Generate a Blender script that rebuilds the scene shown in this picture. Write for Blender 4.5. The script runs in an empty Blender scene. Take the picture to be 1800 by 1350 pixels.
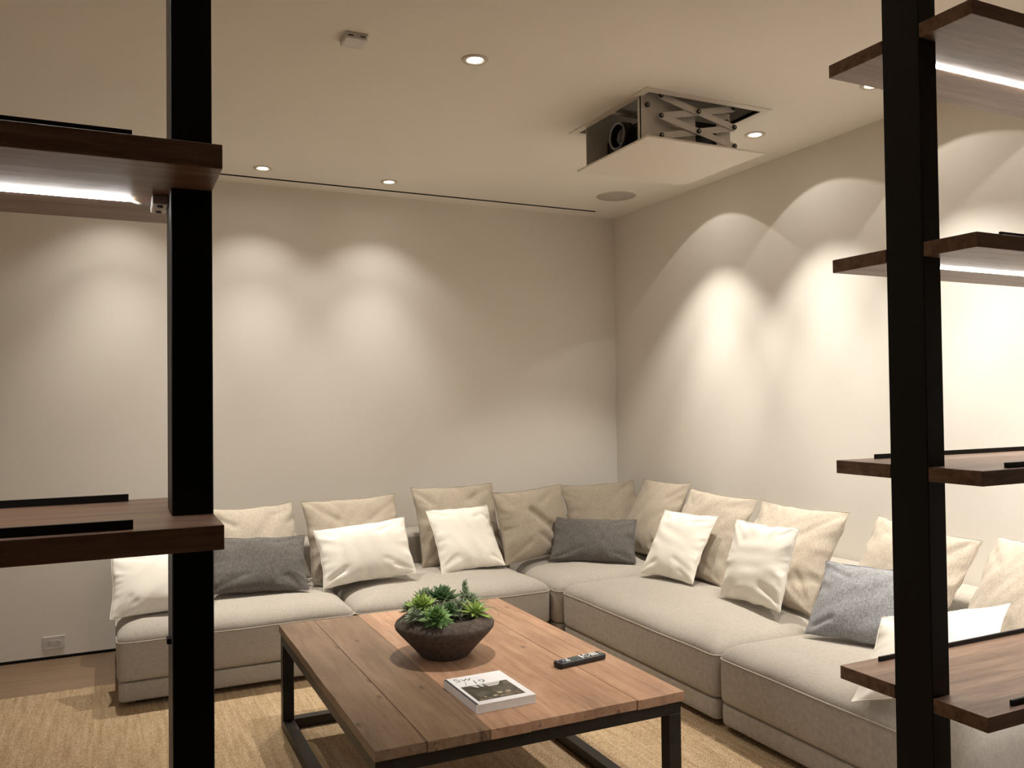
import bpy, bmesh, math, random
from mathutils import Vector, Matrix, noise as mnoise

random.seed(7)
scene = bpy.context.scene
C = scene.collection

# ------------------------------------------------------------------ camera
YAW, PITCH, ROLL, FPX = 0.444533, 0.019620, -0.011702, 1474.371
cy, sy, cp, sp = math.cos(YAW), math.sin(YAW), math.cos(PITCH), math.sin(PITCH)
fw = Vector((sy * cp, cy * cp, sp)); rt = Vector((cy, -sy, 0)); up = rt.cross(fw)
cr, sr = math.cos(ROLL), math.sin(ROLL)
r2 = cr * rt + sr * up; u2 = -sr * rt + cr * up
cam_d = bpy.data.cameras.new('camera'); cam = bpy.data.objects.new('camera', cam_d); C.objects.link(cam)
cam_d.sensor_fit = 'HORIZONTAL'; cam_d.sensor_width = 36.0; cam_d.lens = FPX / 1800 * 36.0
cam_d.clip_start = 0.05
cam.matrix_world = Matrix(((r2.x, u2.x, -fw.x, 0), (r2.y, u2.y, -fw.y, 0), (r2.z, u2.z, -fw.z, 1.5), (0, 0, 0, 1)))
scene.camera = cam

# ------------------------------------------------------------------ world, view, light levels
w = bpy.data.worlds.new('world'); scene.world = w; w.use_nodes = True
w.node_tree.nodes['Background'].inputs[0].default_value = (0.010, 0.009, 0.008, 1)
vs = scene.view_settings
vs.view_transform = 'Standard'; vs.look = 'None'; vs.gamma = 1.0; vs.use_curve_mapping = False
vs.exposure = 1.28
WARM = (1.0, 0.945, 0.86)          # colour of every ceiling downlight
# (power W, full cone deg, blend, aim offset x, y) for each kind of downlight
BEAM_RIGHT = [(2.0, 102, 0.03, 0.22, 0), (32, 86, 0.5, -0.07, 0), (50, 46, 1.0, 0.11, 0.0)]
BEAM_BACK = [(5.5, 108, 0.6, 0, 0), (27, 74, 1.0, 0.0, -0.03), (37, 64, 1.0, -0.03, -0.30)]
BEAM_TABLE = [(5, 130, 0.4, 0, 0), (68, 56, 1.0, -0.02, 0.10)]
LED_STRENGTH = 36.0
LENS_STRENGTH = 14.0

ZC = 2.945      # ceiling
YB = 5.69       # back wall
XR = 3.63       # right wall
XL, YF = -3.4, -6.0

# ------------------------------------------------------------------ materials
def nt(name):
    m = bpy.data.materials.new(name); m.use_nodes = True
    t = m.node_tree; b = t.nodes['Principled BSDF']
    return m, t, b
def N(t, typ, **kw):
    n = t.nodes.new(typ)
    for k, v in kw.items():
        if k.startswith('i_'): n.inputs[k[2:].replace('_', ' ')].default_value = v
        else: setattr(n, k, v)
    return n
def L(t, a, b): t.links.new(a, b)
def coords(t, scale=(1, 1, 1), kind='Object', rot=(0, 0, 0)):
    tc = N(t, 'ShaderNodeTexCoord'); mp = N(t, 'ShaderNodeMapping')
    mp.inputs['Scale'].default_value = scale; mp.inputs['Rotation'].default_value = rot
    L(t, tc.outputs[kind], mp.inputs['Vector']); return mp.outputs['Vector']
def ramp(t, fac, stops):
    r = N(t, 'ShaderNodeValToRGB'); e = r.color_ramp.elements
    while len(e) < len(stops): e.new(0.5)
    for i, (p, c) in enumerate(stops):
        e[i].position = p; e[i].color = (c[0], c[1], c[2], 1)
    L(t, fac, r.inputs['Fac']); return r.outputs['Color']
def bump(t, b, h, strength, dist=0.002):
    n = N(t, 'ShaderNodeBump'); n.inputs['Strength'].default_value = strength; n.inputs['Distance'].default_value = dist
    L(t, h, n.inputs['Height']); L(t, n.outputs['Normal'], b.inputs['Normal'])
def plain(name, col, rough=0.6, metal=0.0, var=0.06, vscale=30, spec=0.5):
    m, t, b = nt(name)
    v = coords(t)
    n = N(t, 'ShaderNodeTexNoise'); n.inputs['Scale'].default_value = vscale; n.inputs['Detail'].default_value = 3
    L(t, v, n.inputs['Vector'])
    lo = tuple(c * (1 - var) for c in col); hi = tuple(min(1, c * (1 + var)) for c in col)
    L(t, ramp(t, n.outputs['Fac'], [(0.3, lo), (0.7, hi)]), b.inputs['Base Color'])
    b.inputs['Roughness'].default_value = rough; b.inputs['Metallic'].default_value = metal
    b.inputs['Specular IOR Level'].default_value = spec
    return m
def emit(name, col, s):
    m, t, b = nt(name)
    b.inputs['Base Color'].default_value = (0.8, 0.8, 0.8, 1)
    b.inputs['Emission Color'].default_value = (*col, 1); b.inputs['Emission Strength'].default_value = s
    return m
def paint(name, col, weave):
    m, t, b = nt(name)
    v = coords(t, kind='Object')
    n = N(t, 'ShaderNodeTexNoise'); n.inputs['Scale'].default_value = 1.3; n.inputs['Detail'].default_value = 2
    L(t, v, n.inputs['Vector'])
    lo = tuple(c * 0.985 for c in col); hi = tuple(c * 1.015 for c in col)
    L(t, ramp(t, n.outputs['Fac'], [(0.3, lo), (0.7, hi)]), b.inputs['Base Color'])
    b.inputs['Roughness'].default_value = 0.85; b.inputs['Specular IOR Level'].default_value = 0.2
    k = N(t, 'ShaderNodeTexNoise'); k.inputs['Scale'].default_value = 260; k.inputs['Detail'].default_value = 2
    L(t, v, k.inputs['Vector']); bump(t, b, k.outputs['Fac'], weave, 0.001)
    return m
def fabric(name, col, heather=0.10, thread=900, bs=0.25):
    m, t, b = nt(name)
    tc = N(t, 'ShaderNodeTexCoord')
    outs = []
    for sc in ((1, 0.12, 0.12), (0.12, 1, 1)):
        mp = N(t, 'ShaderNodeMapping'); mp.inputs['Scale'].default_value = sc
        L(t, tc.outputs['Object'], mp.inputs['Vector'])
        n = N(t, 'ShaderNodeTexNoise'); n.inputs['Scale'].default_value = thread * 0.45; n.inputs['Detail'].default_value = 2
        L(t, mp.outputs['Vector'], n.inputs['Vector']); outs.append(n.outputs['Fac'])
    mx = N(t, 'ShaderNodeMath', operation='ADD'); L(t, outs[0], mx.inputs[0]); L(t, outs[1], mx.inputs[1])
    hv = N(t, 'ShaderNodeMath', operation='MULTIPLY'); L(t, mx.outputs[0], hv.inputs[0]); hv.inputs[1].default_value = 0.5
    big = N(t, 'ShaderNodeTexNoise'); big.inputs['Scale'].default_value = 9; big.inputs['Detail'].default_value = 4
    L(t, tc.outputs['Object'], big.inputs['Vector'])
    mix = N(t, 'ShaderNodeMath', operation='MULTIPLY_ADD'); L(t, big.outputs['Fac'], mix.inputs[0]); mix.inputs[1].default_value = 0.10
    L(t, hv.outputs[0], mix.inputs[2])
    lo = tuple(c * (1 - heather * 2) for c in col); hi = tuple(min(1, c * (1 + heather * 2)) for c in col)
    L(t, ramp(t, mix.outputs[0], [(0.38, lo), (0.72, hi)]), b.inputs['Base Color'])
    b.inputs['Roughness'].default_value = 0.95; b.inputs['Specular IOR Level'].default_value = 0.1
    b.inputs['Sheen Weight'].default_value = 0.15; b.inputs['Sheen Roughness'].default_value = 0.5
    bump(t, b, hv.outputs[0], bs, 0.0015)
    return m
def wood(name, dark, mid, light, axis=0, stretch=14, scale=1.0, rough=0.45, ring=3.0, knots=False):
    m, t, b = nt(name)
    s = [stretch * scale] * 3; s[axis] = scale
    v = coords(t, tuple(s))
    info = N(t, 'ShaderNodeObjectInfo')
    off = N(t, 'ShaderNodeVectorMath', operation='SCALE'); off.inputs[0].default_value = (31.0, 17.0, 53.0)
    L(t, info.outputs['Random'], off.inputs['Scale'])
    ad = N(t, 'ShaderNodeVectorMath', operation='ADD'); L(t, v, ad.inputs[0]); L(t, off.outputs['Vector'], ad.inputs[1])
    n1 = N(t, 'ShaderNodeTexNoise'); n1.inputs['Scale'].default_value = ring; n1.inputs['Detail'].default_value = 6; n1.inputs['Roughness'].default_value = 0.6; n1.inputs['Distortion'].default_value = 0.6
    L(t, ad.outputs['Vector'], n1.inputs['Vector'])
    n2 = N(t, 'ShaderNodeTexNoise'); n2.inputs['Scale'].default_value = ring * 7; n2.inputs['Detail'].default_value = 4
    L(t, ad.outputs['Vector'], n2.inputs['Vector'])
    mm = N(t, 'ShaderNodeMath', operation='MULTIPLY_ADD'); L(t, n2.outputs['Fac'], mm.inputs[0]); mm.inputs[1].default_value = 0.35
    L(t, n1.outputs['Fac'], mm.inputs[2])
    col = ramp(t, mm.outputs[0], [(0.45, dark), (0.66, mid), (0.88, light)])
    if knots:
        v2 = coords(t, (5.0, 2.0, 1))
        a2 = N(t, 'ShaderNodeVectorMath', operation='ADD'); L(t, v2, a2.inputs[0]); L(t, off.outputs['Vector'], a2.inputs[1])
        vo = N(t, 'ShaderNodeTexVoronoi'); vo.voronoi_dimensions = '2D'; vo.inputs['Scale'].default_value = 1.0; L(t, a2.outputs['Vector'], vo.inputs['Vector'])
        k = ramp(t, vo.outputs['Distance'], [(0.018, (1, 1, 1)), (0.06, (0, 0, 0))])
        # long dark checks along the grain
        v3 = coords(t, (70, 1.6, 70))
        a3 = N(t, 'ShaderNodeVectorMath', operation='ADD'); L(t, v3, a3.inputs[0]); L(t, off.outputs['Vector'], a3.inputs[1])
        n3 = N(t, 'ShaderNodeTexNoise'); n3.inputs['Scale'].default_value = 0.55; n3.inputs['Detail'].default_value = 2; n3.inputs['Distortion'].default_value = 0.8
        L(t, a3.outputs['Vector'], n3.inputs['Vector'])
        ck = ramp(t, n3.outputs['Fac'], [(0.27, (1, 1, 1)), (0.33, (0, 0, 0))])
        # broad stain patches
        n4 = N(t, 'ShaderNodeTexNoise'); n4.inputs['Scale'].default_value = 3.2; n4.inputs['Detail'].default_value = 3
        L(t, coords(t, (1.4, 0.7, 1)), n4.inputs['Vector'])
        mxk = N(t, 'ShaderNodeMath', operation='MAXIMUM'); L(t, k, mxk.inputs[0]); L(t, ck, mxk.inputs[1])
        mxk.use_clamp = True
        mk = N(t, 'ShaderNodeMath', operation='MULTIPLY'); L(t, mxk.outputs[0], mk.inputs[0]); mk.inputs[1].default_value = 0.62
        mixc = N(t, 'ShaderNodeMix', data_type='RGBA'); L(t, mk.outputs[0], mixc.inputs['Factor'])
        L(t, col, mixc.inputs['A']); mixc.inputs['B'].default_value = (dark[0] * 0.22, dark[1] * 0.2, dark[2] * 0.2, 1)
        hs = N(t, 'ShaderNodeHueSaturation'); L(t, mixc.outputs['Result'], hs.inputs['Color'])
        mv = N(t, 'ShaderNodeMath', operation='MULTIPLY_ADD'); L(t, info.outputs['Random'], mv.inputs[0]); mv.inputs[1].default_value = 0.0
        mv2 = N(t, 'ShaderNodeMath', operation='MULTIPLY_ADD'); L(t, n4.outputs['Fac'], mv2.inputs[0]); mv2.inputs[1].default_value = 1.0; mv2.inputs[2].default_value = 0.5
        L(t, mv2.outputs[0], mv.inputs[2]); L(t, mv.outputs[0], hs.inputs['Value'])
        mo = N(t, 'ShaderNodeMix', data_type='RGBA', blend_type='MULTIPLY'); mo.inputs['Factor'].default_value = 1.0
        L(t, hs.outputs['Color'], mo.inputs['A']); L(t, info.outputs['Color'], mo.inputs['B'])
        col = mo.outputs['Result']
    L(t, col, b.inputs['Base Color'])
    b.inputs['Roughness'].default_value = rough; b.inputs['Specular IOR Level'].default_value = 0.35
    bump(t, b, mm.outputs[0], 0.25, 0.001)
    return m
def jute(name):
    m, t, b = nt(name)
    tc = N(t, 'ShaderNodeTexCoord')
    mp = N(t, 'ShaderNodeMapping'); mp.inputs['Scale'].default_value = (48, 3.0, 1); L(t, tc.outputs['Object'], mp.inputs['Vector'])
    n = N(t, 'ShaderNodeTexNoise'); n.inputs['Scale'].default_value = 1.0; n.inputs['Detail'].default_value = 5; n.inputs['Roughness'].default_value = 0.65
    L(t, mp.outputs['Vector'], n.inputs['Vector'])
    # zig-zag weave: rows along y whose slant flips from row to row
    sx = N(t, 'ShaderNodeSeparateXYZ'); L(t, tc.outputs['Object'], sx.inputs[0])
    tri = N(t, 'ShaderNodeMath', operation='PINGPONG'); L(t, sx.outputs['X'], tri.inputs[0]); tri.inputs[1].default_value = 0.014
    ay = N(t, 'ShaderNodeMath', operation='ADD'); L(t, sx.outputs['Y'], ay.inputs[0]); L(t, tri.outputs[0], ay.inputs[1])
    sn = N(t, 'ShaderNodeMath', operation='MULTIPLY'); L(t, ay.outputs[0], sn.inputs[0]); sn.inputs[1].default_value = 2 * math.pi / 0.011
    si = N(t, 'ShaderNodeMath', operation='SINE'); L(t, sn.outputs[0], si.inputs[0])
    fine = N(t, 'ShaderNodeTexNoise'); fine.inputs['Scale'].default_value = 210; fine.inputs['Detail'].default_value = 3; L(t, tc.outputs['Object'], fine.inputs['Vector'])
    c1 = ramp(t, n.outputs['Fac'], [(0.25, (0.44, 0.30, 0.165)), (0.5, (0.585, 0.42, 0.255)), (0.78, (0.72, 0.55, 0.36))])
    c2 = ramp(t, fine.outputs['Fac'], [(0.34, (0.42, 0.40, 0.36)), (0.56, (1, 1, 1))])
    mix = N(t, 'ShaderNodeMix', data_type='RGBA', blend_type='MULTIPLY'); mix.inputs['Factor'].default_value = 0.9
    L(t, c1, mix.inputs['A']); L(t, c2, mix.inputs['B'])
    spk = N(t, 'ShaderNodeTexVoronoi'); spk.inputs['Scale'].default_value = 16; L(t, tc.outputs['Object'], spk.inputs['Vector'])
    sk = ramp(t, spk.outputs['Distance'], [(0.05, (0.4, 0.36, 0.3)), (0.11, (1, 1, 1))])
    mix2 = N(t, 'ShaderNodeMix', data_type='RGBA', blend_type='MULTIPLY'); mix2.inputs['Factor'].default_value = 0.6
    L(t, mix.outputs['Result'], mix2.inputs['A']); L(t, sk, mix2.inputs['B'])
    L(t, mix2.outputs['Result'], b.inputs['Base Color'])
    b.inputs['Roughness'].default_value = 1.0; b.inputs['Specular IOR Level'].default_value = 0.05
    h = N(t, 'ShaderNodeMath', operation='MULTIPLY_ADD'); L(t, si.outputs[0], h.inputs[0]); h.inputs[1].default_value = 0.25
    L(t, fine.outputs['Fac'], h.inputs[2]); bump(t, b, h.outputs[0], 1.0, 0.006)
    return m

M = {}
M['wall'] = paint('warm_white_wall_paint', (0.84, 0.80, 0.73), 0.12)
M['front_wall'] = paint('dark_low_bounce_wall', (0.20, 0.175, 0.15), 0.12)  # unseen wall behind the camera, coloured dark to cut bounce light
M['ceiling'] = paint('ceiling_paint', (0.86, 0.81, 0.74), 0.06)
M['floor'] = wood('brown_oak_floor', (0.185, 0.118, 0.070), (0.215, 0.140, 0.085), (0.25, 0.165, 0.103), axis=0, stretch=9, scale=0.9, rough=0.45)
M['jute'] = jute('woven_jute')
M['sofa'] = fabric('taupe_sofa_weave', (0.40, 0.362, 0.310), 0.08)
M['sofa_piping'] = fabric('taupe_piping', (0.47, 0.425, 0.36), 0.06)
M['beige'] = fabric('beige_linen', (0.415, 0.352, 0.275), 0.09)
M['oat'] = fabric('oatmeal_linen', (0.47, 0.405, 0.325), 0.12)
M['white'] = fabric('cream_cotton', (0.86, 0.82, 0.73), 0.03, bs=0.12)
M['grey'] = fabric('charcoal_weave', (0.128, 0.116, 0.105), 0.24)
M['lightgrey'] = fabric('heather_grey_weave', (0.27, 0.27, 0.275), 0.24)
M['walnut'] = wood('walnut', (0.125, 0.072, 0.047), (0.225, 0.136, 0.089), (0.33, 0.213, 0.146), axis=0, stretch=13, scale=1.0, rough=0.40)
M['table_wood'] = wood('reclaimed_oak', (0.27, 0.155, 0.094), (0.36, 0.218, 0.136), (0.44, 0.280, 0.182), axis=1, stretch=11, scale=1.0, rough=0.5, knots=True)
M['black_steel'] = plain('black_powder_coated_steel', (0.0035, 0.0036, 0.004), 0.38, 0.0, 0.1, 60, 0.28)
M['bronze_steel'] = plain('dark_bronze_steel', (0.035, 0.030, 0.025), 0.45, 0.6, 0.2, 18)
M['black'] = plain('black_rail', (0.006, 0.006, 0.006), 0.5, 0, 0.06, 30, 0.3)
M['void'] = plain('black_recess', (0.006, 0.006, 0.006), 0.9)
M['led'] = emit('led_strip', (1.0, 0.965, 0.93), LED_STRENGTH)
M['lens'] = emit('lamp_lens', (1.0, 0.93, 0.82), LENS_STRENGTH)
M['trim_white'] = plain('lamp_trim_white', (0.62, 0.56, 0.48), 0.45)
M['reflector'] = plain('lamp_reflector', (0.7, 0.66, 0.6), 0.3)
M['grille'] = plain('speaker_grille', (0.50, 0.46, 0.40), 0.8)
M['plastic_white'] = plain('white_plastic', (0.66, 0.63, 0.60), 0.4)
M['plastic_dark'] = plain('dark_plastic', (0.012, 0.012, 0.013), 0.35)
M['galv'] = plain('pale_grey_steel', (0.62, 0.59, 0.54), 0.45, 0.15, 0.03)
M['projector'] = plain('projector_black', (0.014, 0.014, 0.015), 0.4)
M['lens_ring'] = plain('lens_ring_grey', (0.20, 0.20, 0.20), 0.35, 0.4)
M['glass'] = plain('lens_glass', (0.006, 0.006, 0.01), 0.05)
M['lift_panel'] = plain('lift_panel_paint', (0.78, 0.72, 0.64), 0.45, 0, 0.01)
M['alu'] = plain('brushed_aluminium', (0.45, 0.44, 0.42), 0.4, 0.5)
M['bowl'] = plain('rough_brown_stoneware', (0.070, 0.050, 0.038), 0.85, 0, 0.4, 60)
M['soil'] = plain('dark_soil', (0.03, 0.022, 0.015), 1.0, 0, 0.4, 120)
M['leaf_deep'] = plain('leaf_deep_green', (0.075, 0.155, 0.055), 0.4, 0, 0.3, 30)
M['leaf_bright'] = plain('leaf_bright_green', (0.29, 0.43, 0.085), 0.35, 0, 0.25, 30)
M['leaf_mid'] = plain('leaf_mid_green', (0.13, 0.25, 0.065), 0.38, 0, 0.3, 30)
M['leaf_silver'] = plain('leaf_silver_green', (0.30, 0.37, 0.24), 0.5, 0, 0.25, 30)
M['strand'] = plain('airplant_grey_green', (0.30, 0.34, 0.21), 0.7, 0, 0.3, 40)
M['paper'] = plain('white_book_paper', (0.86, 0.85, 0.86), 0.35, 0, 0.01)
M['pages'] = plain('page_edges', (0.72, 0.69, 0.63), 0.8)
M['ink'] = plain('dark_ink', (0.03, 0.028, 0.035), 0.5)
M['print_dark'] = plain('photo_print_dark', (0.075, 0.068, 0.052), 0.3, 0, 0.75, 26)
M['print_light'] = plain('photo_print_light', (0.62, 0.60, 0.58), 0.3)
M['print_beige'] = plain('photo_print_beige', (0.42, 0.36, 0.24), 0.3)
M['print_brown'] = plain('photo_print_brown', (0.20, 0.15, 0.10), 0.3, 0, 0.5, 60)
M['remote'] = plain('remote_black', (0.008, 0.008, 0.008), 0.35)
M['key_light'] = plain('remote_key_light', (0.62, 0.64, 0.62), 0.5)
M['key_grey'] = plain('remote_key_grey', (0.13, 0.14, 0.13), 0.5)
M['key_blue'] = plain('remote_key_blue', (0.20, 0.20, 0.30), 0.5)
M['rubber'] = plain('black_rubber', (0.01, 0.01, 0.01), 0.8)
M['screw'] = plain('dark_screw', (0.02, 0.02, 0.02), 0.4, 0.3)
M['wire'] = plain('pale_wire', (0.55, 0.52, 0.45), 0.5)

# ------------------------------------------------------------------ mesh helpers
def link(name, mesh, mat, parent=None, smooth=False):
    o = bpy.data.objects.new(name, mesh); C.objects.link(o)
    if mat is not None and not mesh.materials: mesh.materials.append(M[mat] if isinstance(mat, str) else mat)
    if parent is not None: o.parent = parent
    if smooth:
        for p in mesh.polygons: p.use_smooth = True
    return o
def from_bm(name, bm, mat, parent=None, smooth=False):
    bmesh.ops.recalc_face_normals(bm, faces=bm.faces[:])
    me = bpy.data.meshes.new(name); bm.to_mesh(me); bm.free()
    return link(name, me, mat, parent, smooth)
def add_box(bm, x0, x1, y0, y1, z0, z1, bevel=0.0, seg=1):
    r = bmesh.ops.create_cube(bm, size=1.0)
    vs_ = r['verts']
    for v in vs_:
        v.co.x = x0 if v.co.x < 0 else x1; v.co.y = y0 if v.co.y < 0 else y1; v.co.z = z0 if v.co.z < 0 else z1
    if bevel > 0:
        es = list({e for v in vs_ for e in v.link_edges})
        bmesh.ops.bevel(bm, geom=es, offset=bevel, segments=seg, profile=0.6, affect='EDGES')
def box(name, x0, x1, y0, y1, z0, z1, mat, parent=None, bevel=0.0, seg=1):
    bm = bmesh.new(); add_box(bm, x0, x1, y0, y1, z0, z1, bevel, seg)
    return from_bm(name, bm, mat, parent)
def thing(name, label, cat, loc=(0, 0, 0), group=None, rotz=0):
    o = bpy.data.objects.new(name, None); C.objects.link(o); o.location = loc; o.rotation_euler = (0, 0, rotz)
    o.empty_display_size = 0.05
    tag(o, label, cat, group); return o
def tag(o, label=None, cat=None, group=None, kind=None):
    if label: o['label'] = label
    if cat: o['category'] = cat
    if group: o['group'] = group
    if kind: o['kind'] = kind
    return o
def rrect(hw, hd, r, k=6):
    r = max(0.0005, min(r, hw - 1e-4, hd - 1e-4)); pts = []
    for (sx_, sy_, a0) in ((1, 1, 0), (-1, 1, 90), (-1, -1, 180), (1, -1, 270)):
        for i in range(k + 1):
            a = math.radians(a0 + 90 * i / k)
            pts.append((sx_ * (hw - r) + r * math.cos(a), sy_ * (hd - r) + r * math.sin(a)))
    return pts
def subdiv_outline(pts, step):
    out = []
    for i in range(len(pts)):
        a = pts[i]; b = pts[(i + 1) % len(pts)]
        d = math.hypot(b[0] - a[0], b[1] - a[1]); n = max(1, int(d / step))
        for j in range(n): out.append((a[0] + (b[0] - a[0]) * j / n, a[1] + (b[1] - a[1]) * j / n))
    return out
def stack(bm, rings, cap_top=True, cap_bottom=True):
    """rings: list of lists of 3-D points of equal length, bottom to top"""
    vr = [[bm.verts.new(p) for p in r] for r in rings]
    n = len(vr[0])
    for a, b in zip(vr[:-1], vr[1:]):
        for i in range(n):
            j = (i + 1) % n
            bm.faces.new((a[i], a[j], b[j], b[i]))
    if cap_bottom: bm.faces.new(list(reversed(vr[0])))
    if cap_top: bm.faces.new(vr[-1])
def upholstered(name, cx, cy_, hw, hd, z0, zs, dome, mat, parent, r=0.045, edge=0.13, bottom=0.02, seed=0, amp=0.004, bulge=0.001):
    """block with soft crowned top: side walls from z0 to the seam zs, then a rounded crown"""
    prof = []
    for a in (0, 30, 60, 90):
        s, c_ = math.sin(math.radians(a)), math.cos(math.radians(a))
        prof.append((bottom * (1 - s), z0 + bottom * (1 - c_)))
    for f in (0.25, 0.5, 0.75, 1.0):
        z = z0 + bottom + (zs - z0 - bottom) * f
        prof.append((-bulge * math.sin(math.pi * f), z))
    for a in (10, 22, 36, 50, 64, 78, 90):
        s, c_ = math.sin(math.radians(a)), math.cos(math.radians(a))
        prof.append((edge * (1 - c_), zs + dome * 0.8 * s))
    D = min(hw, hd)
    for f in (0.4, 0.6, 0.8, 0.97):
        if f * D > edge:
            prof.append((f * D, zs + dome * (0.8 + 0.2 * math.sin(math.pi / 2 * (f * D - edge) / (D - edge)))))
    base = rrect(hw, hd, r, 5)
    # spread extra points along the straight runs, same count for every ring
    segs = []
    for i in range(len(base)):
        a = base[i]; b = base[(i + 1) % len(base)]
        segs.append(max(1, int(math.hypot(b[0] - a[0], b[1] - a[1]) / 0.09)))
    rings = []
    for ins, z in prof:
        pts = rrect(hw - ins, hd - ins, max(r - ins * 0.5, 0.02) if ins > 0 else r, 5)
        ring = []
        for i in range(len(pts)):
            a = pts[i]; b = pts[(i + 1) % len(pts)]
            for j in range(segs[i]):
                f = j / segs[i]
                x, y = a[0] + (b[0] - a[0]) * f, a[1] + (b[1] - a[1]) * f
                k = 1.0 if z > z0 + bottom else 0.0
                nz = mnoise.noise(Vector((x * 4 + seed, y * 4, z * 5))) * amp * k
                nz2 = mnoise.noise(Vector((x * 3 + seed + 9, y * 3, z * 3))) * amp * 0.6 * k
                ring.append((cx + x + (nz2 if abs(x) > hw - 0.1 else 0), cy_ + y + (nz2 if abs(y) > hd - 0.1 else 0), z + (nz if z > zs else nz * 0.4)))
        rings.append(ring)
    bm = bmesh.new(); stack(bm, rings)
    o = from_bm(name, bm, mat, parent, True)
    seam_i = 7
    return o, rings[seam_i]
def tube(bm, pts, rad, k=6, closed=False):
    n = len(pts); rings = []
    for i, p in enumerate(pts):
        p = Vector(p)
        a = Vector(pts[i - 1]) if (i > 0 or closed) else p
        b = Vector(pts[(i + 1) % n]) if (i < n - 1 or closed) else p
        t = (b - a).normalized() if (b - a).length > 1e-9 else Vector((1, 0, 0))
        ref = Vector((0, 0, 1)) if abs(t.z) < 0.9 else Vector((1, 0, 0))
        s = t.cross(ref).normalized(); u = s.cross(t)
        rr = rad if not callable(rad) else rad(i / max(1, n - 1))
        rings.append([bm.verts.new(p + (s * math.cos(2 * math.pi * q / k) + u * math.sin(2 * math.pi * q / k)) * rr) for q in range(k)])
    m_ = n if closed else n - 1
    for i in range(m_):
        a, b = rings[i], rings[(i + 1) % n]
        for q in range(k): bm.faces.new((a[q], a[(q + 1) % k], b[(q + 1) % k], b[q]))
    if not closed:
        bm.faces.new(list(reversed(rings[0]))); bm.faces.new(rings[-1])
def lathe(bm, prof, k=48, cap0=True, cap1=True, c=(0, 0, 0)):
    rings = []
    for r, z in prof:
        rings.append([(c[0] + r * math.cos(2 * math.pi * i / k), c[1] + r * math.sin(2 * math.pi * i / k), c[2] + z) for i in range(k)])
    stack(bm, rings, cap1, cap0)
def prism(name, pts, z0, z1, mat, parent=None, bevel=0.0):
    bm = bmesh.new()
    stack(bm, [[(x, y, z0) for x, y in pts], [(x, y, z1) for x, y in pts]])
    if bevel > 0: bmesh.ops.bevel(bm, geom=bm.edges[:], offset=bevel, segments=1, affect='EDGES')
    return from_bm(name, bm, mat, parent)
def disc_cyl(name, r, h, mat, parent, loc, axis='Z', k=20):
    bm = bmesh.new()
    prof = [(r * 0.86, 0), (r, h * 0.25), (r, h * 0.75), (r * 0.86, h)]
    lathe(bm, prof, k)
    o = from_bm(name, bm, mat, parent); o.location = loc
    if axis == '-Y': o.rotation_euler = (math.radians(90), 0, 0)
    if axis == '-X': o.rotation_euler = (0, math.radians(-90), 0)
    if axis == '-Z': o.rotation_euler = (math.radians(180), 0, 0)
    return o
def copy_tree(o, parent=None):
    c = o.copy(); C.objects.link(c)
    c.parent = parent
    for ch in list(o.children): copy_tree(ch, c)
    return c

# ================================================================== THE ROOM
def struct(o): o['kind'] = 'structure'; return o
struct(box('floor', XL, XR, YF, YB, -0.10, 0.0, 'floor'))
struct(box('wall_back', XL, XR + 0.1, YB, YB + 0.1, 0.018, ZC + 0.4, 'wall'))
struct(box('wall_right', XR, XR + 0.1, YF, YB, 0.018, ZC + 0.4, 'wall'))
struct(box('wall_left', XL - 0.1, XL, YF, YB + 0.1, 0.018, ZC + 0.4, 'wall'))
struct(box('wall_front', XL, XR + 0.1, YF - 0.1, YF, 0.018, ZC + 0.4, 'front_wall'))
struct(box('trim_1', XL, XR, YB + 0.004, YB + 0.05, -0.002, 0.0185, 'void'))
struct(box('trim_2', XR + 0.004, XR + 0.05, YF, YB + 0.004, -0.002, 0.0185, 'void'))

DOWN = [ # x, y, kind, label
    (1.389, 3.243, 'table', 'round white recessed downlight above the coffee table, nearest of the lit spots'),
    (0.03, 5.285, 'back', 'recessed downlight hidden above the walnut shelf by the back wall'),
    (0.836, 5.280, 'back', 'recessed downlight by the back wall just right of the black steel post'),
    (1.643, 5.290, 'back', 'recessed downlight near the middle of the black ceiling slot'),
    (3.189, 4.345, 'right', 'recessed downlight hidden behind the lowered projector panel'),
    (3.189, 3.554, 'right', 'recessed downlight beside the open projector lift, close to the right wall'),
    (3.189, 2.764, 'right', 'recessed downlight half hidden by the black post and shelf tip at right'),
    (3.189, 1.974, 'right', 'recessed downlight above the right-hand walnut shelves'),
]
PROJ = (2.276, 2.952, 3.244, 3.900)
SLOT = (-2.2, 3.361, 5.5025, 5.5335)
holes = [PROJ, SLOT] + [(x - 0.03, x + 0.03, y - 0.03, y + 0.03) for x, y, *_ in DOWN]
xs = sorted({XL, XR} | {h[0] for h in holes} | {h[1] for h in holes})
ys = sorted({YF, YB} | {h[2] for h in holes} | {h[3] for h in holes})
bm = bmesh.new(); vg = {}
def gv(i, j):
    if (i, j) not in vg: vg[(i, j)] = bm.verts.new((xs[i], ys[j], ZC))
    return vg[(i, j)]
for i in range(len(xs) - 1):
    for j in range(len(ys) - 1):
        mx_, my_ = (xs[i] + xs[i + 1]) / 2, (ys[j] + ys[j + 1]) / 2
        if any(h[0] < mx_ < h[1] and h[2] < my_ < h[3] for h in holes): continue
        bm.faces.new((gv(i, j), gv(i, j + 1), gv(i + 1, j + 1), gv(i + 1, j)))
ext = bmesh.ops.extrude_face_region(bm, geom=bm.faces[:])
for v in [g for g in ext['geom'] if isinstance(g, bmesh.types.BMVert)]: v.co.z = ZC + 0.015
struct(from_bm('ceiling', bm, 'ceiling'))
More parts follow.
